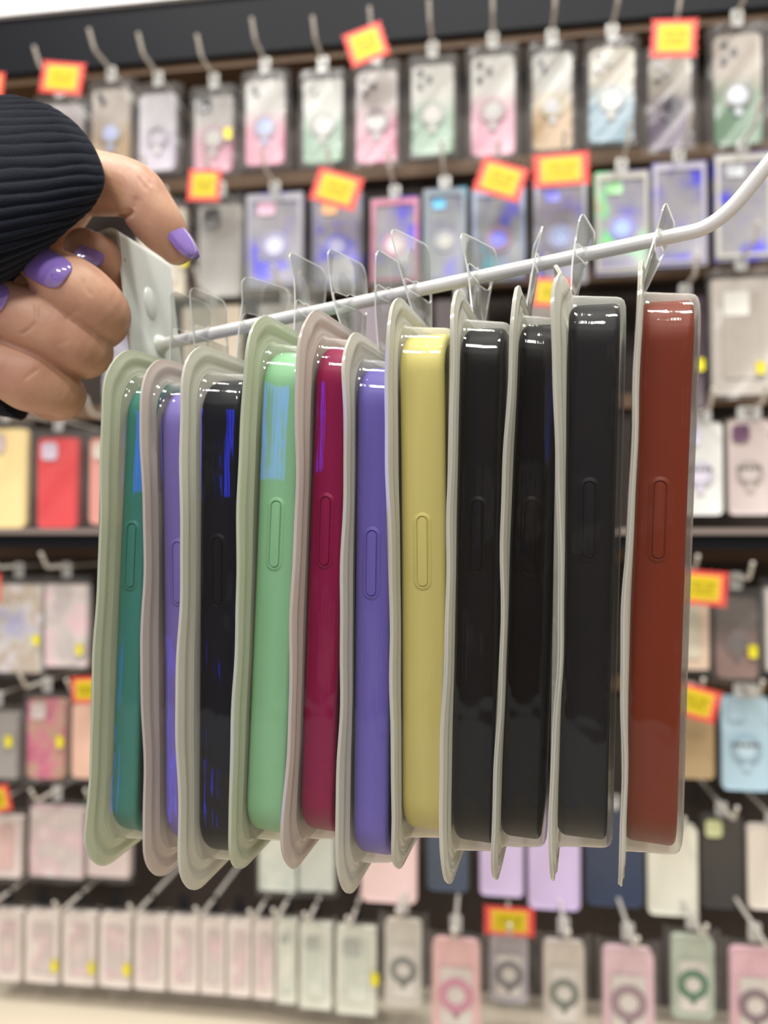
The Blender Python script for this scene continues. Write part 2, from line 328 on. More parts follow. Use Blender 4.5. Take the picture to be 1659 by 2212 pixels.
def pack(x0, x1, y0, y1, style, label, Y=1.2, a=None, b=None, cam=None, ring=None, core=None, sticker=None, bag=True, tab='clear', hook=True, hk=None, text=False, lean=0, group=None, cw=None):
    cx = (x0+x1)/2
    if style == 'mag' and y0 < 350:   # top row colours darkened, standing in for dimmer light on that row
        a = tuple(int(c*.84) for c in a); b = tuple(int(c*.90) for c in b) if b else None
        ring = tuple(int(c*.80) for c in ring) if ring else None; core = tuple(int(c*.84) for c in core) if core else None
    pt = PY(cx, y0, Y); w = (PY(x1, y0, Y)-PY(x0, y0, Y)).x; h = pt.z-PY(cx, y1, Y).z
    t = thing('hanging_phone_case', label, 'phone case', pt, group)
    if lean: t.rotation_euler = (0, R(lean), 0)
    body = MB(); r = w*.13
    inset = .004 if bag else 0
    W = w-2*inset
    def part(name, mbx, m): return mbx.obj(name, m, t)
    if style == 'mag' or style == 'ring' or style == 'plain' or style == 'thin':
        slab(body, W, h, .011, r, .002, 0, -h/2, 0)
        bm_ = gradm(a, b, h) if b else (MARB[a] if isinstance(a, str) else solid(a))
        cs = part('case_body', body, bm_); 
        rx = 0; rz = -h*(.56 if style != 'ring' else .58)
        if cam == '3':
            for j, (ux, uz) in enumerate(((-.30, .09), (-.30, .24), (-.08, .165))):
                q = MB(); disc(q, ux*W, -uz*h+.0, W*.078, -.0018, .002); part('camera_lens', q, M['lens'])
        elif cam == '2':
            for ux, uz in ((-.30, .09), (-.2, .17)):
                q = MB(); disc(q, ux*W, -uz*h, W*.07, -.0018, .002); part('camera_lens', q, M['lens'])
        elif cam == 'sq':
            q = MB(); slab(q, W*.34, W*.34, .002, W*.07, .0006, -W*.24, -h*.12, -.0018); part('camera_bump', q, M['lens'])
        elif isinstance(cam, tuple):
            q = MB(); slab(q, W*.40, W*.42, .002, W*.1, .0006, -W*.2, -h*.15, -.0018); part('camera_bump', q, solid(cam))
        if ring:
            ro = W*.36 if style == 'ring' else W*.30
            q = MB(); annulus(q, 0, rz, ro*(.54 if style == 'ring' else .72), ro, -.0016, .002)
            part('magnet_ring', q, solid(ring, .4))
            q = MB(); 
            if style == 'ring':
                q.add([(-W*.10, -.0015, rz-ro*.93), (W*.10, -.0015, rz-ro*.93), (0, -.0015, rz-ro*1.42), (-W*.10, .001, rz-ro*.93), (W*.10, .001, rz-ro*.93), (0, .001, rz-ro*1.42)], [(0, 1, 2), (3, 5, 4), (0, 3, 4, 1), (1, 4, 5, 2), (2, 5, 3, 0)])
                part('alignment_mark', q, solid(tuple(int(c*.75) for c in ring), .4))
            else:
                disc(q, 0, rz-ro*1.25, W*.09, -.0014, .002); part('alignment_mark', q, solid(core or (215, 212, 208)))
        if core and style == 'mag':
            q = MB(); disc(q, 0, rz, W*.205, -.0014, .0018); part('centre_disc', q, solid(core, .25))
        if style == 'ring':
            q = MB(); slab(q, W*.66, h*.62, .0006, .004, .0002, 0, -h*.60, -.0004); part('clear_back_panel', q, solid(core or (222, 216, 208)))
        if text:
            q = MB(); rr = random.Random(int(x0))
            for j in range(5): boxm(q, (-W*.30+j*W*.12, -.0022, rz-.0+.004), (-W*.30+j*W*.12+W*.085, -.0012, rz+.0095))
            part('printed_lettering', q, solid((96, 92, 84)))
    elif style == 'holo':
        slab(body, w, h, .016, .003, .001, 0, -h/2, 0); part('box', body, HOLO[a])
        q = MB(); bw = w*.07
        for (X0, X1, Z0, Z1) in ((-w/2+.002, -w/2+.002+bw, -h*.97, -h*.03), (w/2-.002-bw, w/2-.002, -h*.97, -h*.03), (-w/2+.002+bw, w/2-.002-bw, -h*.97, -h*.97+bw), (-w/2+.002+bw, w/2-.002-bw, -h*.03-bw*1.6, -h*.03)):
            boxm(q, (X0, -.0012, Z0), (X1, 0, Z1))
        part('window_frame', q, solid(tuple(int(c*.84) for c in (b or (176, 174, 184)))))
        if ring:
            q = MB(); annulus(q, 0, -h*.56, w*.17, w*.24, -.001, .0014); part('magnet_ring', q, solid(ring))
            q = MB(); disc(q, 0, -h*.56, w*.155, -.001, .0014); part('centre_disc', q, solid(core or (200, 200, 210)))
        if cam:
            q = MB(); slab(q, w*.3, w*.22, .001, .004, .0003, -w*.14, -h*.17, -.001); part('camera_window', q, solid(cam))
    elif style == 'box':
        slab(body, w, h, .014, .004, .0015, 0, -h/2, 0)
        part('box', body, MARB[a] if isinstance(a, str) else solid(a))
        if b:
            q = MB(); slab(q, w*.62, h*.72, .001, .006, .0003, 0, -h*.5, -.0009); part('card_window', q, MARB[b] if isinstance(b, str) else solid(b))
        if cam:
            q = MB(); slab(q, w*.42, w*.42, .001, .005, .0003, -w*.1, -h*.22, -.0016); part('camera_window', q, solid(cam))
    if sticker:
        q = MB(); slab(q, .0125, .019, .0006, .003, .0002, sticker[0]*w/2, -h*sticker[1], -.0052 if bag else -.0022); part('yellow_price_sticker', q, M['yellow'])
    if bag:
        q = MB(); bh = h+.022; rings = []
        nx, nz = 10, 22; hw = w/2+.006
        g = []
        for j in range(nz+1):
            for i in range(nx+1):
                u = i/nx*2-1; v = j/nz
                yy = -.0035-.0015*math.sin(u*3+v*11+x0)-.0016*math.cos(v*17+u*5+x0*.3) if abs(u) < 1 else .006
                g.append((u*hw*(1+.02*math.sin(v*9+x0)), yy, .014-v*bh))
        q.add(g, [(j*(nx+1)+i, j*(nx+1)+i+1, (j+1)*(nx+1)+i+1, (j+1)*(nx+1)+i) for j in range(nz) for i in range(nx)])
        part('clear_bag', q, M['sleeve'])
    tz = .014 if bag else 0
    if tab:
        q = MB(); th_ = .026 if bag else .022; tw = .017
        if tab == 'wide': tw = .034
        o1 = rrect(tw, th_, .004, 3)
        hole = rrect(tw*.45, .006, .0029, 3)
        zc = tz+th_/2-.003
        q.loft([[(x, .001, zc+z) for x, z in o1], [(x, .0002, zc+z) for x, z in o1], [(x, .0002, zc+z+th_*.22) for x, z in hole], [(x, .001, zc+z+th_*.22) for x, z in hole], [(x, .001, zc+z) for x, z in o1]])
        part('hang_tab', q, M['whitetab'] if tab != 'black' else M['black'])
        zhk = pt.z+zc+th_*.22+.0005
    else: zhk = pt.z+.006
    if hook: wall_hook(pt.x, zhk, Y, hk or ('upturned hook of the '+' '.join(label.split()[:12])))
    return t
def price_tag(px, py, w, h, rot, label, Y=1.125):
    pt = PY(px, py, Y); k = Y/FPX
    W, H = w*k, h*k
    t = thing('price_tag', label, 'price tag', Matrix.Translation(pt) @ Matrix.Rotation(R(-rot), 4, 'Y'), 'starburst price tags')
    rnd = random.Random(int(px))
    def jag(W, H, n, amp):
        out = []
        for (ax, az, bx, bz, m_) in ((W/2, H/2, -W/2, H/2, n), (-W/2, H/2, -W/2, -H/2, max(3, n-2)), (-W/2, -H/2, W/2, -H/2, n), (W/2, -H/2, W/2, H/2, max(3, n-2))):
            for i in range(m_):
                for s_, f_ in ((0, 1), (.5, 1-amp)):
                    tt = (i+s_)/m_; x = ax+(bx-ax)*tt; z = az+(bz-az)*tt; out.append((x*f_, z*f_))
        return out
    for nm, f, m_, y in (('red_card', 1, M['tagred'], 0), ('orange_burst', .76, M['tagorange'], -.0005), ('yellow_panel', .62, M['tagyellow'], -.001)):
        q = MB(); o = jag(W*f, H*f, 6, .09); q.loft([[(x, y+.0006, z) for x, z in o], [(x, y, z) for x, z in o]], 0, True, True); q.obj(nm, m_, t, smooth=False)
    q = MB(); n = 4
    for i in range(n):
        x = (-.5+(i+.5)/n)*W*.52; a = W*.045; zz = H*.15
        q.v and None
        boxm(q, (x-a, -.0015, -zz), (x-a+.0016, -.001, zz if i % 2 else 0)); boxm(q, (x+a-.0016, -.0015, -zz if i % 3 else 0), (x+a, -.001, zz))
        boxm(q, (x-a, -.0015, zz-.0016), (x+a, -.001, zz)); boxm(q, (x-a, -.0015, -zz), (x+a, -.001, -zz+.0016))
    q.obj('printed_marks', M['tagink'], t, smooth=False)
    return t

G1 = 'gradient phone cases in the top row'; G2 = 'holographic boxes in the second row'; G8 = 'clear ring cases in the bottom row'; GB = 'pale boxed cases in the bottom row'; G7 = 'plain cases in the row above the bottom'
LIP = (214, 208, 198)
# row 1
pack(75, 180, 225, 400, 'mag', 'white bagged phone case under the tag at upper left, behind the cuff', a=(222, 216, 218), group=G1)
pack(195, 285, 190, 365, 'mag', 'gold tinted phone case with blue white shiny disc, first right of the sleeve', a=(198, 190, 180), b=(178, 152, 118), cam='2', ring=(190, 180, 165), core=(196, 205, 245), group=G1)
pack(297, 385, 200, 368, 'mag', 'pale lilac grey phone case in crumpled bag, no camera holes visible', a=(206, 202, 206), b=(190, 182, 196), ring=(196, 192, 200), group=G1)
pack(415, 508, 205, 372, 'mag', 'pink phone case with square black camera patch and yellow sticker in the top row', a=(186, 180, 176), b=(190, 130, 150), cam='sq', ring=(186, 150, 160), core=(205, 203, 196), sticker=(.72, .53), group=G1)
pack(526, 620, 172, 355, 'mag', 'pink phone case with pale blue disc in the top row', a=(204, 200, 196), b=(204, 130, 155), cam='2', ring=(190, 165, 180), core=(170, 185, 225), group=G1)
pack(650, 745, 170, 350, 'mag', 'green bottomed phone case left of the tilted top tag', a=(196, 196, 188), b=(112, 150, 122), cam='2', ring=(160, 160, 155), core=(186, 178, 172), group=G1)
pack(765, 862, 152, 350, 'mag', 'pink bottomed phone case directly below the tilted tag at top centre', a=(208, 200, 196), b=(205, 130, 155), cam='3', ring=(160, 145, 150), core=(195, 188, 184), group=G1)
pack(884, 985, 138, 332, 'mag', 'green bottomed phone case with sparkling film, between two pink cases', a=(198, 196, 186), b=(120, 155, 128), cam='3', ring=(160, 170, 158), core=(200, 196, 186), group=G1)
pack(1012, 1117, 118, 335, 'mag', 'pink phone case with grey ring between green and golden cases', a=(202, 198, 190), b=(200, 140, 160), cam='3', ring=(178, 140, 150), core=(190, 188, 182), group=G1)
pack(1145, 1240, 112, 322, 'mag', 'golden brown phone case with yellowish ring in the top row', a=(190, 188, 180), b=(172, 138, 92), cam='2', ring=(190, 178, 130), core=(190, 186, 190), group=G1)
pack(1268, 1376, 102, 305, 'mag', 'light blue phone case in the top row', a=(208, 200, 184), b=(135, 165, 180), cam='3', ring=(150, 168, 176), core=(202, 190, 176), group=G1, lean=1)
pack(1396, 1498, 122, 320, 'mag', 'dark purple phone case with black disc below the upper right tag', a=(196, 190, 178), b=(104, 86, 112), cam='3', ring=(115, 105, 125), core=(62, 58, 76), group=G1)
pack(1536, 1650, 72, 312, 'mag', 'largest green phone case at top right with painted bright glare', a=(202, 190, 178), b=(104, 138, 110), cam='3', ring=(150, 150, 145), core=(230, 240, 250), group=G1)  # near-white core colour paints the bright glare
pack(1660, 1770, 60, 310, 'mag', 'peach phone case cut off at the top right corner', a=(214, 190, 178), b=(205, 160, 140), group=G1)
# row 2
pack(300, 400, 450, 640, 'box', 'beige boxed case behind the thumb tip with yellow sticker', a=(196, 186, 168), b=(205, 198, 184), sticker=(1.0, .62))
pack(425, 528, 440, 640, 'plain', 'black phone case greyed by painted bag glare next to the thumbnail', a=(150, 148, 142), cam=(60, 58, 56))  # black case coloured grey to paint in the white glare of its bag
pack(532, 655, 415, 622, 'holo', 'lavender grey holographic box with round disc, right of the greyed black case', a=0, ring=(150, 148, 180), core=(196, 196, 215), cam=(200, 160, 180), bag=False, group=G2)
pack(674, 782, 415, 622, 'holo', 'dark violet holographic box under the tilted tag', a=0, b=(120, 118, 140), ring=(120, 120, 200), core=(170, 170, 205), cam=(225, 165, 110), bag=False, group=G2)
pack(800, 906, 425, 612, 'holo', 'pink framed phone case box in the second row', a=0, b=(214, 120, 150), ring=(190, 140, 160), core=(214, 200, 202), bag=False, group=G2)
pack(914, 1008, 405, 612, 'holo', 'grey green holographic box beside the pink framed box', a=1, b=(130, 150, 165), ring=(150, 150, 160), core=(170, 172, 165), cam=(90, 180, 225), bag=False, group=G2)
pack(1018, 1135, 405, 605, 'holo', 'rainbow edged holographic box below a tilted tag in the middle', a=1, b=(150, 165, 200), ring=(160, 130, 150), core=(130, 130, 235), bag=False, group=G2)
pack(1152, 1268, 385, 612, 'holo', 'grey holographic box below the straight tag', a=0, b=(165, 168, 180), ring=(150, 155, 190), core=(150, 165, 205), cam=(130, 130, 220), bag=False, group=G2)
pack(1284, 1402, 368, 592, 'holo', 'brightest rainbow box with green and orange corner', a=2, b=(195, 190, 180), ring=(140, 135, 200), core=(150, 175, 215), cam=(150, 205, 150), bag=False, group=G2)
pack(1408, 1526, 348, 575, 'holo', 'pale lilac box behind the bend of the held hook', a=0, b=(190, 185, 205), bag=False, group=G2)
pack(1542, 1668, 328, 562, 'holo', 'white framed box at right edge behind the upturned rod', a=0, b=(212, 210, 202), bag=False, cam=(190, 195, 200), group=G2)
# row 3
pack(1536, 1668, 600, 852, 'box', 'beige box with white charger window and yellow sticker at right edge', a=(186, 178, 170), b=(178, 168, 158), cam=(214, 212, 204), sticker=(.55, .78), bag=True)
pack(1440, 1520, 640, 880, 'box', 'dark purple box just right of the brown case, mostly hidden', a=(70, 55, 66), sticker=(.75, .62), bag=False)
pack(1115, 1230, 640, 860, 'box', 'pale case box glimpsed above the black cases', a=(150, 144, 138), bag=False)
pack(560, 680, 655, 860, 'box', 'grey card box glimpsed under the held rod near the mint case', a=(170, 164, 156), bag=False)
pack(395, 520, 660, 860, 'box', 'beige card box glimpsed behind the first hang tabs', a=(196, 184, 166), bag=False)
pack(225, 330, 700, 892, 'box', 'grey glitter box between the knuckles and the teal case', a='glit', bag=False)
pack(760, 880, 650, 860, 'box', 'lilac grey box glimpsed behind the hang tab of the magenta case', a=(150, 140, 150), bag=False, hook=False)
pack(940, 1050, 645, 860, 'box', 'dark grey box glimpsed right of the pale yellow case tab', a=(96, 90, 92), bag=False, hook=False)
# row 4
pack(-40, 62, 925, 1140, 'plain', 'cream yellow phone case at left edge beside the red one', a=(250, 226, 160), cam=(200, 180, 178))
pack(78, 172, 945, 1140, 'plain', 'bright red phone case below the hand', a=(226, 62, 66), cam=(205, 190, 206))
pack(190, 280, 945, 1132, 'plain', 'salmon pink phone case left of the teal package', a=(228, 158, 142), cam=(214, 205, 190))
pack(1462, 1560, 912, 1112, 'mag', 'white phone case with lilac ring and dark lettering at right', a=(220, 220, 216), cam=(196, 196, 220), ring=(190, 188, 200), core=(214, 208, 224), text=True, bag=False, tab='wide')
pack(1572, 1665, 905, 1112, 'mag', 'pinkish phone case with purple camera patch and dark lettering at right edge', a=(206, 192, 188), cam=(104, 74, 98), ring=(168, 156, 152), core=(200, 190, 186), text=True, bag=False, tab='wide')
# row 5
pack(-10, 90, 1262, 1452, 'box', 'lavender marbled case box at left edge below the black ledge', a='lav', sticker=(.85, .62))
pack(98, 188, 1262, 1440, 'box', 'pink marbled case box left of the teal package', a='pink', sticker=(.72, .78))
pack(1430, 1530, 1275, 1446, 'box', 'cream framed card box below the right tag', a=(222, 196, 172), b=(206, 198, 176))
pack(1540, 1642, 1290, 1465, 'mag', 'brown grey phone case with round mark and yellow sticker at right', a=(92, 82, 76), b=(140, 112, 104), ring=(120, 108, 104), core=(112, 104, 102), sticker=(.62, .66))
pack(1654, 1760, 1270, 1450, 'box', 'white box cut off at the right edge in the middle', a=(220, 214, 208), hook=False)
# row 6
pack(-50, 38, 1540, 1680, 'box', 'grey box with yellow stickers cut off at the left edge', a=(160, 155, 150), sticker=(.65, .42))
pack(55, 146, 1510, 1682, 'plain', 'rose floral phone case at lower left with yellow sticker', a='rose', cam=(205, 190, 186), sticker=(.72, .52))
pack(152, 240, 1520, 1682, 'plain', 'peach phone case half hidden by the teal package', a=(240, 196, 172))
pack(1440, 1542, 1500, 1682, 'plain', 'tan phone case beside the light blue one', a=(168, 144, 108), bag=False)
pack(1558, 1664, 1505, 1708, 'mag', 'light blue phone case with dark lettering at lower right', a=(176, 204, 218), cam=(158, 182, 194), ring=(150, 176, 190), core=(184, 208, 220), text=True, bag=False, tab='wide')
# row 7
pack(-30, 45, 1765, 1895, 'box', 'white box with reddish print at the lower left edge', a=(236, 220, 214), b=(226, 190, 184))
pack(65, 180, 1745, 1895, 'box', 'pink cream card box left of the teal package foot', a='paleprint')
pack(190, 280, 1745, 1895, 'box', 'pale pink card box mostly behind the teal package foot', a=(214, 196, 190))
pack(560, 640, 1745, 1925, 'box', 'pale green card box seen between mint and magenta package feet', a='greenprint', hook=False)
pack(646, 722, 1745, 1925, 'box', 'pale grey green card box seen below the magenta package', a=(206, 210, 198), hook=False)
pack(780, 900, 1745, 1950, 'plain', 'pale pink phone case glimpsed below the yellow case', a=(236, 206, 202), bag=False, group=G7, hook=False)
pack(922, 1012, 1735, 1925, 'plain', 'slate blue phone case glimpsed below the first black case', a=(74, 84, 98), bag=False, group=G7, hook=False)
pack(1036, 1130, 1740, 1936, 'plain', 'smaller lilac phone case glimpsed below the second black case', a=(206, 190, 222), bag=False, group=G7, hook=False)
pack(1140, 1252, 1750, 1965, 'plain', 'larger lilac phone case hanging left of the navy one', a=(208, 190, 226), bag=False, group=G7, hook=False)
pack(1264, 1390, 1745, 1958, 'plain', 'navy phone case with cream rim below the grey case', a=(56, 66, 88), bag=False, group=G7, hook=False)
pack(1398, 1506, 1782, 1978, 'plain', 'ivory phone case below the brown case', a=(226, 224, 208), cam=(170, 180, 178), bag=False, group=G7)
pack(1514, 1604, 1760, 1962, 'plain', 'charcoal phone case with pale green sticker patch', a=(66, 64, 62), cam=(196, 200, 150), bag=False, group=G7)
pack(1614, 1720, 1785, 1966, 'plain', 'off white phone case at the lower right edge', a=(226, 218, 206), bag=False, group=G7)
# row 8, left: slim boxed cases
xs = [(-12, 46), (56, 127), (137, 206), (216, 282), (292, 358), (366, 428), (434, 486), (492, 542), (548, 592)]
lb = ['slim pale box cut off at the left edge of the bottom row', 'slim pink print box, leftmost whole one of the bottom row', 'slim pink print box, third in the bottom row', 'slim pink print box below the teal package', 'slim pink print box below the lavender package', 'slim blush box directly below the navy package foot', 'narrow blush box right of the one below the navy package', 'narrow blush box below the mint package foot', 'narrow blush box, last before the greenish boxes']
for i, ((x0, x1), l_) in enumerate(zip(xs, lb)):
    pack(x0, x1, 1968+i*3, 2118+i*5, 'box', l_, Y=1.19, a=(238, 226, 218), b='paleprint', sticker=(.85, .72) if i in (1, 2, 3) else None, tab='black', hook=(i % 2 == 0), group=GB)
for i, ((x0, x1), l_) in enumerate(zip([(598, 640), (648, 716), (726, 812)], ['narrow pale green box right of the blush boxes', 'pale green box below the magenta package', 'pale green box with yellow sticker below the lilac package'])):
    pack(x0, x1, 1990+i*8, 2168+i*12, 'box', l_, Y=1.18, a=(224, 226, 212), b='greenprint', cam=(168, 172, 164), sticker=(.95, .55) if i == 2 else None, tab='black', group=GB)
# row 8, right: clear cases with magnet rings
for (x0, x1, y0, y1, a, rg, l_, Y) in (
        (826, 916, 1990, 2172, (212, 208, 196), (118, 122, 116), 'cream framed clear case with grey ring, first ring case from the left', 1.17),
        (928, 1042, 2032, 2235, (236, 190, 188), (206, 140, 160), 'pink case with pink ring left of the lowest tag', 1.13),
        (1052, 1146, 2022, 2165, (186, 180, 186), (120, 118, 122), 'grey case with grey ring under the lowest tag', 1.17),
        (1168, 1268, 2036, 2225, (210, 200, 188), (112, 118, 108), 'beige case with grey green ring right of the lowest tag', 1.14),
        (1296, 1418, 2050, 2250, (226, 192, 200), (150, 124, 132), 'pink case with mauve ring between beige and green cases', 1.12),
        (1444, 1548, 2025, 2200, (184, 196, 178), (72, 118, 90), 'green case with dark green ring at lower right', 1.15),
        (1572, 1690, 2052, 2260, (232, 186, 198), (126, 104, 112), 'pink case with dark ring in the lower right corner', 1.12)):
    pack(x0, x1, y0, y1, 'ring', l_, Y=Y, a=a, ring=rg, group=G8)
# tags
for px, py, w_, h_, rt, l_ in (
        (134, 168, 112, 78, -9, 'red and yellow price tag just above the navy sleeve'), (791, 96, 92, 82, 17, 'red and yellow price tag tilted up to the right at top centre'),
        (1456, 82, 96, 84, -4, 'red and yellow price tag on the dark purple case at upper right'), (441, 400, 80, 76, -4, 'smallest square price tag right of the wrist, above the thumbnail'),
        (727, 408, 112, 78, -19, 'price tag drooping right above the dark violet box'), (1082, 388, 108, 78, -20, 'price tag drooping right beside the straight one in the second row'),
        (1212, 366, 122, 74, 1, 'widest straight price tag in the second row'), (1190, 632, 86, 64, -6, 'price tag peeking out behind the black cases under the rod'),
        (1516, 1270, 104, 74, -4, 'price tag right of the brown case in the middle'), (1500, 1516, 100, 70, -15, 'price tag above the tan case at right'),
        (186, 1490, 74, 62, 3, 'price tag half hidden by the teal package at left'), (1100, 1990, 108, 62, 0, 'lowest price tag below the black cases'),
        (-28, 182, 90, 60, -6, 'sliver of a price tag at the upper left edge'), (-10, 1728, 78, 64, 14, 'price tag cut off at the lower left edge'),
        (-30, 1270, 76, 70, 0, 'sliver of a price tag at the left edge below the ledge')):
    price_tag(px, py, w_, h_, rt, l_)

# ================================================================== HELD HOOK
YA = R(15)
V0 = (HF*math.cos(YA)+RT*math.sin(YA)).normalized()
A_ = P(345, 745, .303); B_ = P(1490, 502, .252)
RD = (B_-A_).normalized()
hook = thing('display_hook', 'white enamel hook rod with end plate held by the hand, full of packages', 'hook', A_)
def loc(p): return Vector(p)-A_
mb = MB()
pts = [A_-RD*.001] + [A_.lerp(B_, t) for t in (.1, .3, .5, .7, .9)]
C_ = P(1690, 316, .240); corner = P(1548, 492, .2495)
for i in range(13):
    t = i/12; a = B_.lerp(corner, .0); pts.append(B_*(1-t)**2+corner*2*t*(1-t)+corner.lerp(C_, .45)*t*t)
pts.append(C_)
mb.tube([loc(p) for p in pts], .00235, 20)
mb.obj('rod', M['rod'], hook)
# mounting plate: its face is square to the rod, top rolled over to the far side
n_ = RD; upp = (ZUP-n_*ZUP.dot(n_)).normalized(); vv = upp.cross(n_).normalized()
if vv.dot(V0) < 0: vv = -vv
def plate_prof():
    pr = [(0, -.0085), (0, 0), (0, .02), (0, .036)]
    for k in range(1, 9):
        a = k/8*R(100); pr.append((-.0045*(1-math.cos(a)), .036+.0045*math.sin(a)))
    e = pr[-1]; pr.append((e[0]-.007, e[1]-.0005)); pr.append((e[0]-.012, e[1]+.002))
    return pr
mb = MB(); pr = plate_prof(); T = .0011; va, vb = -.0205, .0155
outer = []; inner = []
for i, (a, b) in enumerate(pr):
    p0 = pr[max(i-1, 0)]; p1 = pr[min(i+1, len(pr)-1)]; tx, ty = p1[0]-p0[0], p1[1]-p0[1]; l_ = math.hypot(tx, ty); nx, ny = ty/l_, -tx/l_
    outer.append((a, b)); inner.append((a-nx*T, b-ny*T))
loop = outer+inner[::-1]
rings = []
for v_, ins in ((va, .0004), (va+.0005, 0), (vb-.0005, 0), (vb, .0004)):
    rings.append([n_*a+upp*b+vv*v_ for a, b in loop])
mb.loft(rings, 0, True, True)
mb.obj('mounting_plate', M['plate'], hook, angle=50)
mb = MB(); c0 = upp*.0155+vv*(-.004)
ring_ = []
for k in range(7):
    a = PI/2*k/6; ring_.append([c0+n_*(.0016*math.sin(a))+vv*(.0042*math.cos(a)*math.cos(q))+upp*(.0065*math.cos(a)*math.sin(q)) for q in [2*PI*i/20 for i in range(20)]])
mb.loft(ring_, 0, False, True); mb.obj('weld_bump', M['plate'], hook)
mb = MB(); mb.tube([n_*-.0003, n_*.0012, n_*.003], [.0042, .0036, .0024], 20); mb.obj('weld_collar', M['plate'], hook)

# ================================================================== HELD PACKAGES
FWID, FHT = .103, .178
def rod_at_u(O, U):
    t = (O-A_).dot(U)/RD.dot(U); return A_+RD*t
PK = [  # name, label, colour, top/bottom pixel of flange edge, y range, tray thickness, button fractions, tab(lean, twist, fold), flange, seed
    dict(c=(62, 126, 112), lab='teal green packaged phone case, leftmost of the held row next to the hand', e=((240, 900), (178, 1750)), y=(760, 1905), th=.0128, b=(1130, 1270), bx=276, tab=(-4, 6, 0), ext=0.013, fl='greenmilky', s=1),
    dict(c=(126, 112, 180), lab='lavender packaged phone case between the teal and the navy one', e=((309, 900), (302, 1750)), y=(780, 1922), th=.0150, b=(1170, 1303), bx=360, tab=(-3, 4, 0.1), ext=0.013, fl='pinkmilky', s=2),
    dict(c=(14, 17, 24), lab='navy black packaged phone case, third from the hand', e=((396, 850), (379, 1800)), y=(753, 1955), th=.0165, b=(1160, 1307), bx=455, tab=(5, 22, 0.6), ext=0.013, fl='milky', s=3),
    dict(c=(140, 192, 146), lab='mint green packaged phone case with blue reflections', e=((538, 800), (478, 1750)), y=(686, 1912), th=.0160, b=(1080, 1225), bx=570, tab=(-8, 12, 0.3), ext=0.017, fl='greenmilky', s=4),
    dict(c=(138, 8, 66), lab='magenta packaged phone case right of the mint one', e=((655, 800), (610, 1750)), y=(672, 1912), th=.0136, b=(1072, 1222), bx=686, tab=(-10, 14, 0.4), ext=0.015, fl='pinkmilky', s=5),
    dict(c=(112, 100, 182), lab='periwinkle packaged phone case hanging lowest, between magenta and yellow', e=((752, 850), (721, 1800)), y=(722, 1965), th=.0138, b=(1145, 1288), bx=788, tab=(0, 10, 0.2), ext=0.011, fl='milky', s=6),
    dict(c=(212, 200, 120), lab='pale yellow packaged phone case in the middle of the row', e=((841, 750), (834, 1800)), y=(645, 1908), th=.0163, b=(1115, 1268), bx=897, tab=(-9, 20, 0.1), ext=0.017, fl='milky', s=7),
    dict(c=(16, 16, 16), lab='glossy black packaged phone case right beside the yellow one', e=((984, 750), (946, 1800)), y=(627, 1942), th=.0148, b=(1080, 1235), bx=1022, tab=(-3, 24, 0.3), ext=0.01, fl='milky', s=8),
    dict(c=(7, 6, 6), lab='deepest black packaged phone case, second of the three dark ones at right', e=((1107, 750), (1065, 1800)), y=(618, 1935), th=.0142, b=(1080, 1240), bx=1150, tab=(4, -12, 0.3), ext=0.008, fl='milky', s=9),
    dict(c=(26, 26, 28), lab='charcoal packaged phone case next to the brown one', e=((1216, 800), (1193, 1800)), y=(570, 1937), th=.0163, b=(1040, 1208), bx=1278, tab=(10, 10, 0.3), ext=0.009, fl='milky', s=10, yaw=15.5),
    dict(c=(118, 44, 20), lab='reddish brown packaged phone case, rightmost of the held row', e=((1383, 700), (1338, 1850)), y=(562, 1950), th=.0166, b=(1038, 1208), bx=1411, tab=(18, 10, 0.1), ext=0.008, fl='milky', s=11, yaw=17.6),
]
CASE_M = {}
def case_mat(col, i):
    dark = sum(col) < 90
    return bump(mat('silicone_%d' % i, C(*col), .45, spec=.22 if not dark else .12), 700, .03)
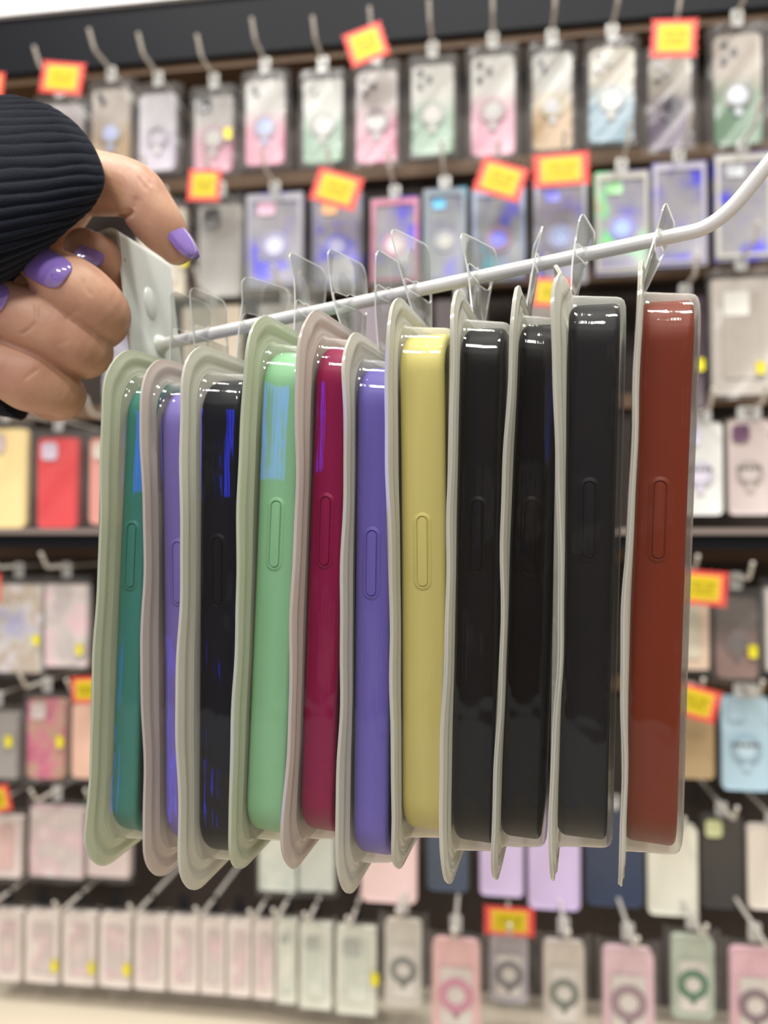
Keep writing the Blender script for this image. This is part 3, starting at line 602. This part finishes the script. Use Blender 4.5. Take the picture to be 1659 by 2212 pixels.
def build_package(i, p):
    (xa, ya), (xb, yb) = p['e']; yt, ybt = p['y']
    d = FPX*FHT/(ybt-yt)-.008
    ym = (yt+ybt)/2; xm = xa+(xb-xa)*(ym-ya)/(yb-ya)
    roll = math.atan2(xa-xb, yb-ya); tilt = R(3.0)
    ya_ = R(p.get('yaw', 15)); V = HF*math.cos(ya_)+RT*math.sin(ya_); U = (RT*math.cos(ya_)-HF*math.sin(ya_)).normalized()
    W = (ZUP*math.cos(tilt)-V*math.sin(tilt)).normalized(); V = (V*math.cos(tilt)+ZUP*math.sin(tilt)).normalized()
    W2 = W*math.cos(roll)+U*math.sin(roll); U2 = U*math.cos(roll)-W*math.sin(roll)
    O = P(xm, ym, d)+V*(FWID/2)
    mw = Matrix((U2, V, W2)).transposed().to_4x4(); mw.translation = O
    t = thing('packaged_phone_case', p['lab'], 'phone case', mw, 'packaged phone cases hanging on the held hook')
    inv = mw.inverted()
    rnd = random.Random(p['s']*7+1); ph = [rnd.uniform(0, 6.28) for _ in range(8)]; TH = p['th']
    def bend(u, v, w):
        # flange is a thin soft rim: it waves; the tray itself bows a little
        out = max(abs(v)/(FWID/2), abs(w)/(FHT/2))
        k = max(0, (out-.80)/.2) if abs(v)/(FWID/2) > abs(w)/(FHT/2) else max(0, (out-.90)/.1)
        wav = .0005*math.sin(w*38+ph[0])+.00035*math.sin(w*83+ph[1]+v*20)+.00012*math.sin(w*210+ph[2])
        bow = .0007*math.sin(w*14+ph[3])
        du = bow+wav*min(k, 1.0)*1.1
        if p['s'] == 10 and w > .02: du -= .003*min(1, (w-.02)/.05)*min(k, 1)
        dv = .0004*math.sin(w*95+ph[4])*min(k, 1)
        return Vector((u+du, v+dv, w))
    NS, NL, NH = 10, 34, 14
    RO = .0165
    def ring(ins, u, r):
        return [bend(u, y, z) for y, z in rrect(FWID, FHT, max(RO-ins*.45, .010) if r is None else r, NS, NL, NH, inset=ins)]
    f = [(0.0000, 0), (0, .0006), (.0015, .0007), (.0021, .0012), (.0034, .0012), (.0040, .0007), (.0054, .0006), (.0060, .0011), (.0068, .0012), (.0074, .0013)]
    wl = [(.0078, .0019), (.0080, .0032), (.0081, .0050), (.0083, .0070), (.0085, TH*.6), (.0088, TH-.0026), (.0091, TH-.0014), (.0098, TH-.0005), (.0110, TH), (.020, TH+.0001)]
    q = MB(); rings = [ring(a, b, None) for a, b in f+wl]
    q.loft(rings, mis=[0]*(len(f)-1)+[1]*len(wl), cap1=True)
    q.m[-1] = 1
    for k_, f_ in enumerate(q.f[:-1]):
        zc_ = sum(q.v[a_].z for a_ in f_)/len(f_)
        if q.m[k_] == 1 and zc_ < -FHT/2+.0093: q.m[k_] = 2
        elif q.m[k_] == 1 and zc_ > FHT/2-.0092: q.m[k_] = 3
    q.obj('blister_shell', [M[p['fl']], M['wall'], M['foot'], M['brow']], t, angle=60)
    q = MB(); q.loft([ring(.0003, -.0005, None), ring(.0003, -.0001, None)], 0, True, True)
    q.obj('backing_sheet', [M[p['fl']]], t, angle=60)
    # phone case: thick shell, open towards the tray front
    cw_, ch = FWID-.0204, FHT-.0204; ct = TH-.0022; cm = case_mat(p['c'], i)
    def cring(ins, u, r=.0135): return [Vector((u+.0007*math.sin(z*14+ph[3]), y, z)) for y, z in rrect(cw_, ch, max(r-ins, .003), 12, 30, 10, inset=ins)]
    q = MB(); rb = .0030
    prof = [(rb*(1-math.sin(a)), rb*(1-math.cos(a))) for a in [PI/2*k/6 for k in range(7)]]
    rings = [cring(a, .0006+b) for a, b in prof]
    rt_ = .0018
    prof2 = [(rt_*(1-math.cos(a)), ct-rt_*(1-math.sin(a))) for a in [PI/2*k/5 for k in range(6)]]
    rings += [cring(a, .0006+b) for a, b in prof2]
    rings += [cring(.0034, .0006+ct-.0003), cring(.0036, .0006+ct-.0015), cring(.0036, .004)]
    q.loft(rings, 0, True, True)
    cs = q.obj('phone_case', cm, t, angle=50)
    # side button: pill in a moulded groove on the near long edge
    def zpx(py, px):  # where the view ray through the photo meets the near edge of the case
        o = inv @ EYE; dr = (inv.to_3x3() @ (FW+RT*((px-829.5)/FPX)-UPV*((py-1106)/FPX)))
        s_ = (-cw_/2-o.y)/dr.y; return o+dr*s_
    p1 = zpx(p['b'][0], p['bx']); p2 = zpx(p['b'][1], p['bx']); zc = (p1.z+p2.z)/2; bh = abs(p1.z-p2.z)-.0006
    uc = .0006+ct*.50+.0007*math.sin(zc*14+ph[3]); bw = .0030
    q = MB(); yb_ = -cw_/2
    def pill(ins, y): return [Vector((uc+a, y, zc+b)) for a, b in rrect(bw, bh, bw/2-ins, 8, inset=ins)]
    q.loft([pill(0, yb_+.0004), pill(0, yb_-.0003), pill(.00012, yb_-.00048), pill(.0005, yb_-.00055)], 0, False, True)
    q.obj('side_button', cm, cs, angle=40)
    q = MB(); q.loft([pill(-.00030, yb_+.0004), pill(-.00030, yb_-.0003), pill(-.00045, yb_-.00042), pill(-.0012, yb_-.0002), pill(-.0019, yb_+.0003)], 0)
    q.obj('button_surround', cm, cs, angle=40)
    # hang tab
    lean, twist, fold = p['tab']
    rp = inv @ rod_at_u(O, U2)
    base = FHT/2-.002; ys = rp.z-base+.0024   # slot top above the tab foot
    tw, th_ = .0265, ys+p['ext']
    out = []
    def arc(cx, cz, r, a0, a1, n=5):
        return [(cx+r*math.cos(a0+(a1-a0)*k/n), cz+r*math.sin(a0+(a1-a0)*k/n)) for k in range(n+1)]
    hw = tw/2; rc = .004
    out += [(-hw, 0)]; out = [(hw, 0)]+arc(hw-rc, th_-rc, rc, 0, PI/2)+arc(-hw+rc, th_-rc, rc, PI/2, PI)+[(-hw, 0)]
    sl = .0042; s0 = ys-.0052   # hat shaped slot
    hole = [(-.0125, s0+sl*.5)]+arc(-.0105, s0+sl*.5, sl*.5, PI, PI*1.5, 3)[1:]+[(-.004, s0), (.004, s0)]+arc(.0105, s0+sl*.5, sl*.5, -PI/2, PI/2, 6)+[(.0055, s0+sl), (.0042, ys-.0012), (.0028, ys), (-.0028, ys), (-.0042, ys-.0012), (-.0055, s0+sl)]+arc(-.0105, s0+sl*.5, sl*.5, PI/2, PI, 3)[:-1]
    def dens(poly, step=.0012):
        r_ = []
        for a, b in zip(poly, poly[1:]+poly[:1]):
            n = max(1, int(math.hypot(a[0]-b[0], a[1]-b[1])/step)); r_ += [(a[0]+(b[0]-a[0])*k/n, a[1]+(b[1]-a[1])*k/n) for k in range(n)]
        return r_
    out = dens(out); hole = dens(hole)
    def inside(pt, poly):
        c = False; x, y = pt
        for (x1, y1), (x2, y2) in zip(poly, poly[1:]+poly[:1]):
            if (y1 > y) != (y2 > y) and x < (x2-x1)*(y-y1)/(y2-y1)+x1: c = not c
        return c
    grid = []
    nx_, ny_ = 16, 16
    for a in range(1, nx_):
        for b in range(1, ny_):
            g = (-hw+tw*a/nx_, th_*b/ny_)
            if not inside(g, hole) and min(math.hypot(g[0]-h_[0], g[1]-h_[1]) for h_ in hole+out) > .0006: grid.append(g)
    V2 = [Vector(p_) for p_ in out+hole+grid]; no, nh = len(out), len(hole)
    E = [(k, (k+1) % no) for k in range(no)]+[(no+k, no+(k+1) % nh) for k in range(nh)]
    vs, es, fs, *_r = delaunay_2d_cdt(V2, E, [], 0, 1e-6)
    fs = [f_ for f_ in fs if (lambda c: inside(c, out) and not inside(c, hole))((sum(vs[k].x for k in f_)/3, sum(vs[k].y for k in f_)/3))]
    vr = rp.y
    def m3(x, y, off=0):
        k = max(0, min(1, (y-.001)/th_)); ps = R(twist)*(k**.8); be = R(lean)
        bu = fold*.004*math.sin(PI*k)*math.cos(x/hw*2.2+ph[5])
        dv = Vector((math.sin(ps), math.cos(ps), 0)); nn = Vector((math.cos(ps), -math.sin(ps), 0))
        pos = Vector((.0002+.0007*math.sin(base*14+ph[3]), vr*min(1, k*1.5), base))+dv*x+Vector((math.sin(be)*y, 0, math.cos(be)*y))+nn*(bu+off)
        return pos
    q = MB(); tt = .00016
    q.add([m3(v_.x, v_.y, tt) for v_ in vs], fs, 0)
    nb_ = len(vs)
    q.add([m3(v_.x, v_.y, -tt) for v_ in vs], [tuple(reversed(f_)) for f_ in fs], 0)
    for poly in (out, hole):
        q.loft([[m3(x, y, -tt*1.8) for x, y in poly], [m3(x, y, tt*1.8) for x, y in poly]], 1)
    q.obj('hang_tab', [M['sheet'], M['rim']], t, angle=40)
    return t
for i, p in enumerate(PK): build_package(i, p)

# ================================================================== PERSON: HAND, NAILS, SLEEVE
person = thing('person', 'hand with lilac nails in a navy ribbed cuff gripping the hook plate', 'person', P(60, 600, .31))
pinv = person.matrix_world.inverted()
def chain(mb_, joints, sub=7, seg=28):
    pts = [P(x, y, d) for x, y, d, r in joints]; rad = [r*d/FPX for x, y, d, r in joints]
    n = len(pts); cp = []; cr = []
    for i in range(n-1):
        p0, p1, p2, p3 = pts[max(i-1, 0)], pts[i], pts[i+1], pts[min(i+2, n-1)]
        r0, r1, r2, r3 = rad[max(i-1, 0)], rad[i], rad[i+1], rad[min(i+2, n-1)]
        for k in range(sub):
            t = k/sub
            f = lambda a, b, c, d_: .5*((2*b)+(-a+c)*t+(2*a-5*b+4*c-d_)*t*t+(-a+3*b-3*c+d_)*t**3)
            cp.append(Vector([f(p0[j], p1[j], p2[j], p3[j]) for j in range(3)])); cr.append(f(r0, r1, r2, r3))
    cp.append(pts[-1]); cr.append(rad[-1])
    # balls along the chain plus a tube: voxel remesh unites them
    mb_.tube(cp, cr, seg)
    for c, r in ((cp[0], cr[0]), (cp[-1], cr[-1])):
        ring_ = []
        for a in range(1, 12):
            th = PI*a/12; ring_.append([c+Vector((math.sin(th)*math.cos(q_), math.sin(th)*math.sin(q_), math.cos(th)))*r for q_ in [2*PI*k/20 for k in range(20)]])
        mb_.loft(ring_, 0, True, True)
hm = MB()
chain(hm, [(380, 535, .283, 37), (352, 497, .2805, 52), (322, 454, .279, 57), (288, 412, .279, 60), (222, 398, .283, 66), (150, 400, .29, 74), (60, 480, .31, 95), (-60, 540, .32, 120)])
chain(hm, [(182, 536, .286, 42), (214, 560, .287, 52), (238, 598, .294, 50), (232, 640, .305, 52), (140, 640, .322, 60), (30, 600, .33, 90)])
chain(hm, [(80, 568, .270, 42), (120, 597, .270, 60), (176, 634, .271, 66), (220, 676, .276, 60), (205, 700, .292, 58), (120, 690, .312, 64), (0, 640, .325, 90)])
chain(hm, [(-70, 628, .270, 50), (-10, 660, .270, 62), (60, 690, .271, 66), (125, 722, .273, 65), (186, 756, .279, 57), (160, 765, .296, 54), (80, 745, .312, 62), (-20, 690, .325, 85)])
chain(hm, [(-110, 720, .272, 42), (-50, 765, .272, 54), (10, 795, .273, 62), (70, 822, .276, 70), (134, 852, .283, 50), (110, 860, .298, 48), (40, 810, .312, 58), (-40, 740, .325, 80)])
chain(hm, [(80, 560, .33, 90), (-20, 600, .33, 130), (-120, 570, .325, 140), (-260, 540, .32, 135), (-420, 530, .32, 130)])
raw = hm.obj('hand', M['skin'], None)
rm = raw.modifiers.new('r', 'REMESH'); rm.mode = 'VOXEL'; rm.voxel_size = .0007
sm = raw.modifiers.new('s', 'SMOOTH'); sm.iterations = 3; sm.factor = .5
dg = bpy.context.evaluated_depsgraph_get(); hme = bpy.data.meshes.new_from_object(raw.evaluated_get(dg))
old = raw.data; raw.modifiers.clear(); raw.data = hme; bpy.data.meshes.remove(old)
# crease and knuckle relief, pressed in along named lines of the photo
nv = len(hme.vertices); co = np.empty(nv*3); hme.vertices.foreach_get('co', co); co = co.reshape(-1, 3)
nr = np.empty(nv*3); hme.vertices.foreach_get('normal', nr); nr = nr.reshape(-1, 3)
rel = co-np.array(EYE); dz = rel@np.array(FW); sx = rel@np.array(RT)/dz*FPX+829.5; sy = -(rel@np.array(UPV))/dz*FPX+1106
front = (nr@np.array(FW) < .2)
disp = np.zeros(nv)
def crease(x0, y0, x1, y1, depth, width, bow=0):
    global disp
    dx, dy = x1-x0, y1-y0; l2 = dx*dx+dy*dy; t = ((sx-x0)*dx+(sy-y0)*dy)/l2; tc_ = np.clip(t, 0, 1)
    ox, oy = -dy/math.sqrt(l2), dx/math.sqrt(l2); b = bow*4*tc_*(1-tc_)
    dd = np.hypot(sx-(x0+dx*tc_+ox*b), sy-(y0+dy*tc_+oy*b))
    disp -= np.where(front & (dz < .3), depth*np.exp(-(dd/width)**2)*np.clip(1.2-abs(2*tc_-1)**3, 0, 1), 0)
crease(286, 455, 250, 478, .0016, 7); crease(288, 452, 296, 425, .0006, 8)
crease(306, 372, 330, 402, .0003, 4); crease(296, 380, 318, 412, .0003, 4); crease(314, 362, 334, 388, .00025, 4)
crease(40, 722, 80, 690, .0007, 4, 5); crease(80, 690, 78, 655, .0005, 4); crease(50, 820, 85, 795, .0004, 4); crease(120, 745, 150, 735, .0002, 5)
crease(180, 600, 200, 640, .0003, 5, 4); crease(140, 690, 170, 665, .0003, 6)
co += nr*disp[:, None]; hme.vertices.foreach_set('co', co.ravel()); hme.update()
hme.polygons.foreach_set('use_smooth', [True]*len(hme.polygons))
if not hme.materials: hme.materials.append(M['skin'])
bvh = BVHTree.FromPolygons([Vector(c) for c in co], [tuple(p_.vertices) for p_ in hme.polygons])
raw.parent = person; raw.matrix_parent_inverse = pinv
def nail(name, cx, cy, lx, ly, wx, wy, lift=.0004, sq=3.2, fallback=.262):
    """nail plate laid on the finger: centre, half length and half width vectors in photo pixels"""
    samp = []; A = []; Z = []
    n = 9
    for i in range(n):
        for j in range(n):
            a = -1+2*i/(n-1); b = -1+2*j/(n-1)
            if abs(a)**sq+abs(b)**sq > 1.05: continue
            px, py = cx+lx*a+wx*b, cy+ly*a+wy*b
            dr = (FW+RT*((px-829.5)/FPX)-UPV*((py-1106)/FPX))
            hit = bvh.ray_cast(EYE, dr.normalized())
            if hit[0] is not None:
                A.append([1, a, b, a*a, b*b, a*b]); Z.append((hit[0]-EYE).dot(FW))
    A = np.array(A); Z = np.array(Z); w_, *_ = np.linalg.lstsq(A, Z, rcond=None)
    w_[3] = max(w_[3], .0004); w_[4] = max(w_[4], .0012)
    def pos(a, b, off): 
        z = w_ @ np.array([1, a, b, a*a, b*b, a*b]); return P(cx+lx*a+wx*b, cy+ly*a+wy*b, z-off)
    q = MB(); rings = []; K = 40
    def edge(s):
        r_ = []
        for k in range(K):
            th = 2*PI*k/K; c, s_ = math.cos(th), math.sin(th); e = 2/sq if c < 0 else 2/2.3
            r_.append((math.copysign(abs(c)**(2/sq if c < 0 else 2/2.4), c)*s, math.copysign(abs(s_)**(2/sq), s_)*s))
        return r_
    for s, off in ((1.0, -.0012), (1.0, lift*.2), (.985, lift+.0002), (.93, lift+.0005), (.75, lift+.0008), (.5, lift+.0010), (.25, lift+.0011)):
        rings.append([pos(a, b, off) for a, b in edge(s)])
    q.loft(rings, 0, False, True)
    o = q.obj(name, M['nail'], None, angle=60); o.parent = person; o.matrix_parent_inverse = pinv
    return o
# a<0 end is the free (squared) end
nail('fingernail', 104, 580, 40, 21, 23, -31, sq=4.5)
nail('fingernail', 198, 546, 30, 14, 15, -24, lift=.0012, sq=4)
nail('fingernail', -18, 640, 32, 14, 16, -32)
# thumbnail, seen almost edge-on along the upper right of the thumb
c0 = P(390, 500, .2795); Ld = (P(420, 542, .279)-P(358, 462, .277)).normalized()
Nd = (RT*.78+UPV*.60-FW*.22); Nd = (Nd-Ld*Nd.dot(Ld)).normalized(); Bd = Ld.cross(Nd)
q = MB(); rings = []
for s, off in ((1, -.0012), (1, .0002), (.97, .0007), (.85, .0011), (.6, .0015), (.3, .0017)):
    r_ = []
    for k in range(40):
        th = 2*PI*k/40; c, s_ = math.cos(th), math.sin(th); a = math.copysign(abs(c)**(2/3.4), c)*s; b = math.copysign(abs(s_)**(2/3.0), s_)*s
        r_.append(c0+Ld*(a*.0108)+Bd*(b*.0062)+Nd*(off-.0030*b*b-.0009*a*a+.0004))
    rings.append(r_)
q.loft(rings, 0, False, True); o = q.obj('thumbnail', M['nail'], None, angle=60); o.parent = person; o.matrix_parent_inverse = pinv

# sleeve
E_ = [(60, 213, .285), (130, 236, .273), (188, 296, .264), (222, 380, .260), (204, 452, .262), (140, 508, .266), (50, 582, .276), (-20, 640, .284), (-50, 745, .292), (-14, 862, .30), (44, 912, .312), (70, 865, .33), (95, 760, .34), (120, 600, .345), (140, 430, .335), (110, 295, .31)]
ne = len(E_)
def cr(arr, t):
    n = len(arr); i = int(math.floor(t)) % n; f = t-math.floor(t)
    a, b, c, d_ = [np.array(arr[(i+k) % n], float) for k in (-1, 0, 1, 2)]
    return .5*(2*b+(c-a)*f+(2*a-5*b+4*c-d_)*f*f+(3*b-a-3*c+d_)*f**3)
NT = 660; NSG = 56
edgep = [cr(E_, ne*k/NT) for k in range(NT)]
q = MB(); rings = []
for j in range(NSG+1):
    s = j/NSG; ring_ = []
    for k in range(NT):
        ex, ey, ed = edgep[k]; ang = -PI/2+2*PI*k/NT  # start at top, towards near side
        lx, ly, ld = -420, 545-330*math.cos(2*PI*k/NT), .30-.062*math.sin(2*PI*k/NT)
        sm_ = s
        x = ex+(lx-ex)*s; e2 = 1-(1-s)**2.0
        y = ey+(ly-ey)*e2; d_ = ed+(ld-ed)*(1-(1-s)**2.6)
        ring_.append((x, y, d_))
    rings.append(ring_)
P3 = np.array([[np.array(P(*c)) for c in r_] for r_ in rings])
# outward normals
du = np.roll(P3, -1, 1)-np.roll(P3, 1, 1); ds = np.gradient(P3, axis=0); nn = np.cross(du, ds); nn /= np.linalg.norm(nn, axis=2, keepdims=True)+1e-12
cen = P3.mean(1, keepdims=True); sign = np.sign(((P3-cen)*nn).sum(2).mean()); nn *= sign
arc = np.arange(NT)/NT; RIBS = 60
jit = np.array([[noise.noise(Vector((k*.06, j*.12, 3))) for k in range(NT)] for j in range(NSG+1)])
prof = np.abs(np.sin(PI*RIBS*arc[None, :]+jit*.5))**.7
roll_ = np.exp(-(np.arange(NSG+1)/2.2)**2)[:, None]
out_ = P3+nn*(.00105*prof*(1-.6*roll_)-.0012*roll_+.0003*jit)[:, :, None]
inn = P3-nn*.0028
ro = [[Vector(v_) for v_ in r_] for r_ in out_]; ri = [[Vector(v_) for v_ in r_] for r_ in inn]
lip = []
for a in (.35, .7):
    lip.append([ri[0][k].lerp(ro[0][k], a)+(ro[0][k]-ro[2][k]).normalized()*.0009 for k in range(NT)])
q.loft(ri[::-1]+lip+ro, 0)
o = q.obj('sweater_cuff', M['knit'], None, angle=180); o.parent = person; o.matrix_parent_inverse = pinv
o['label'] = 'navy ribbed knit cuff'
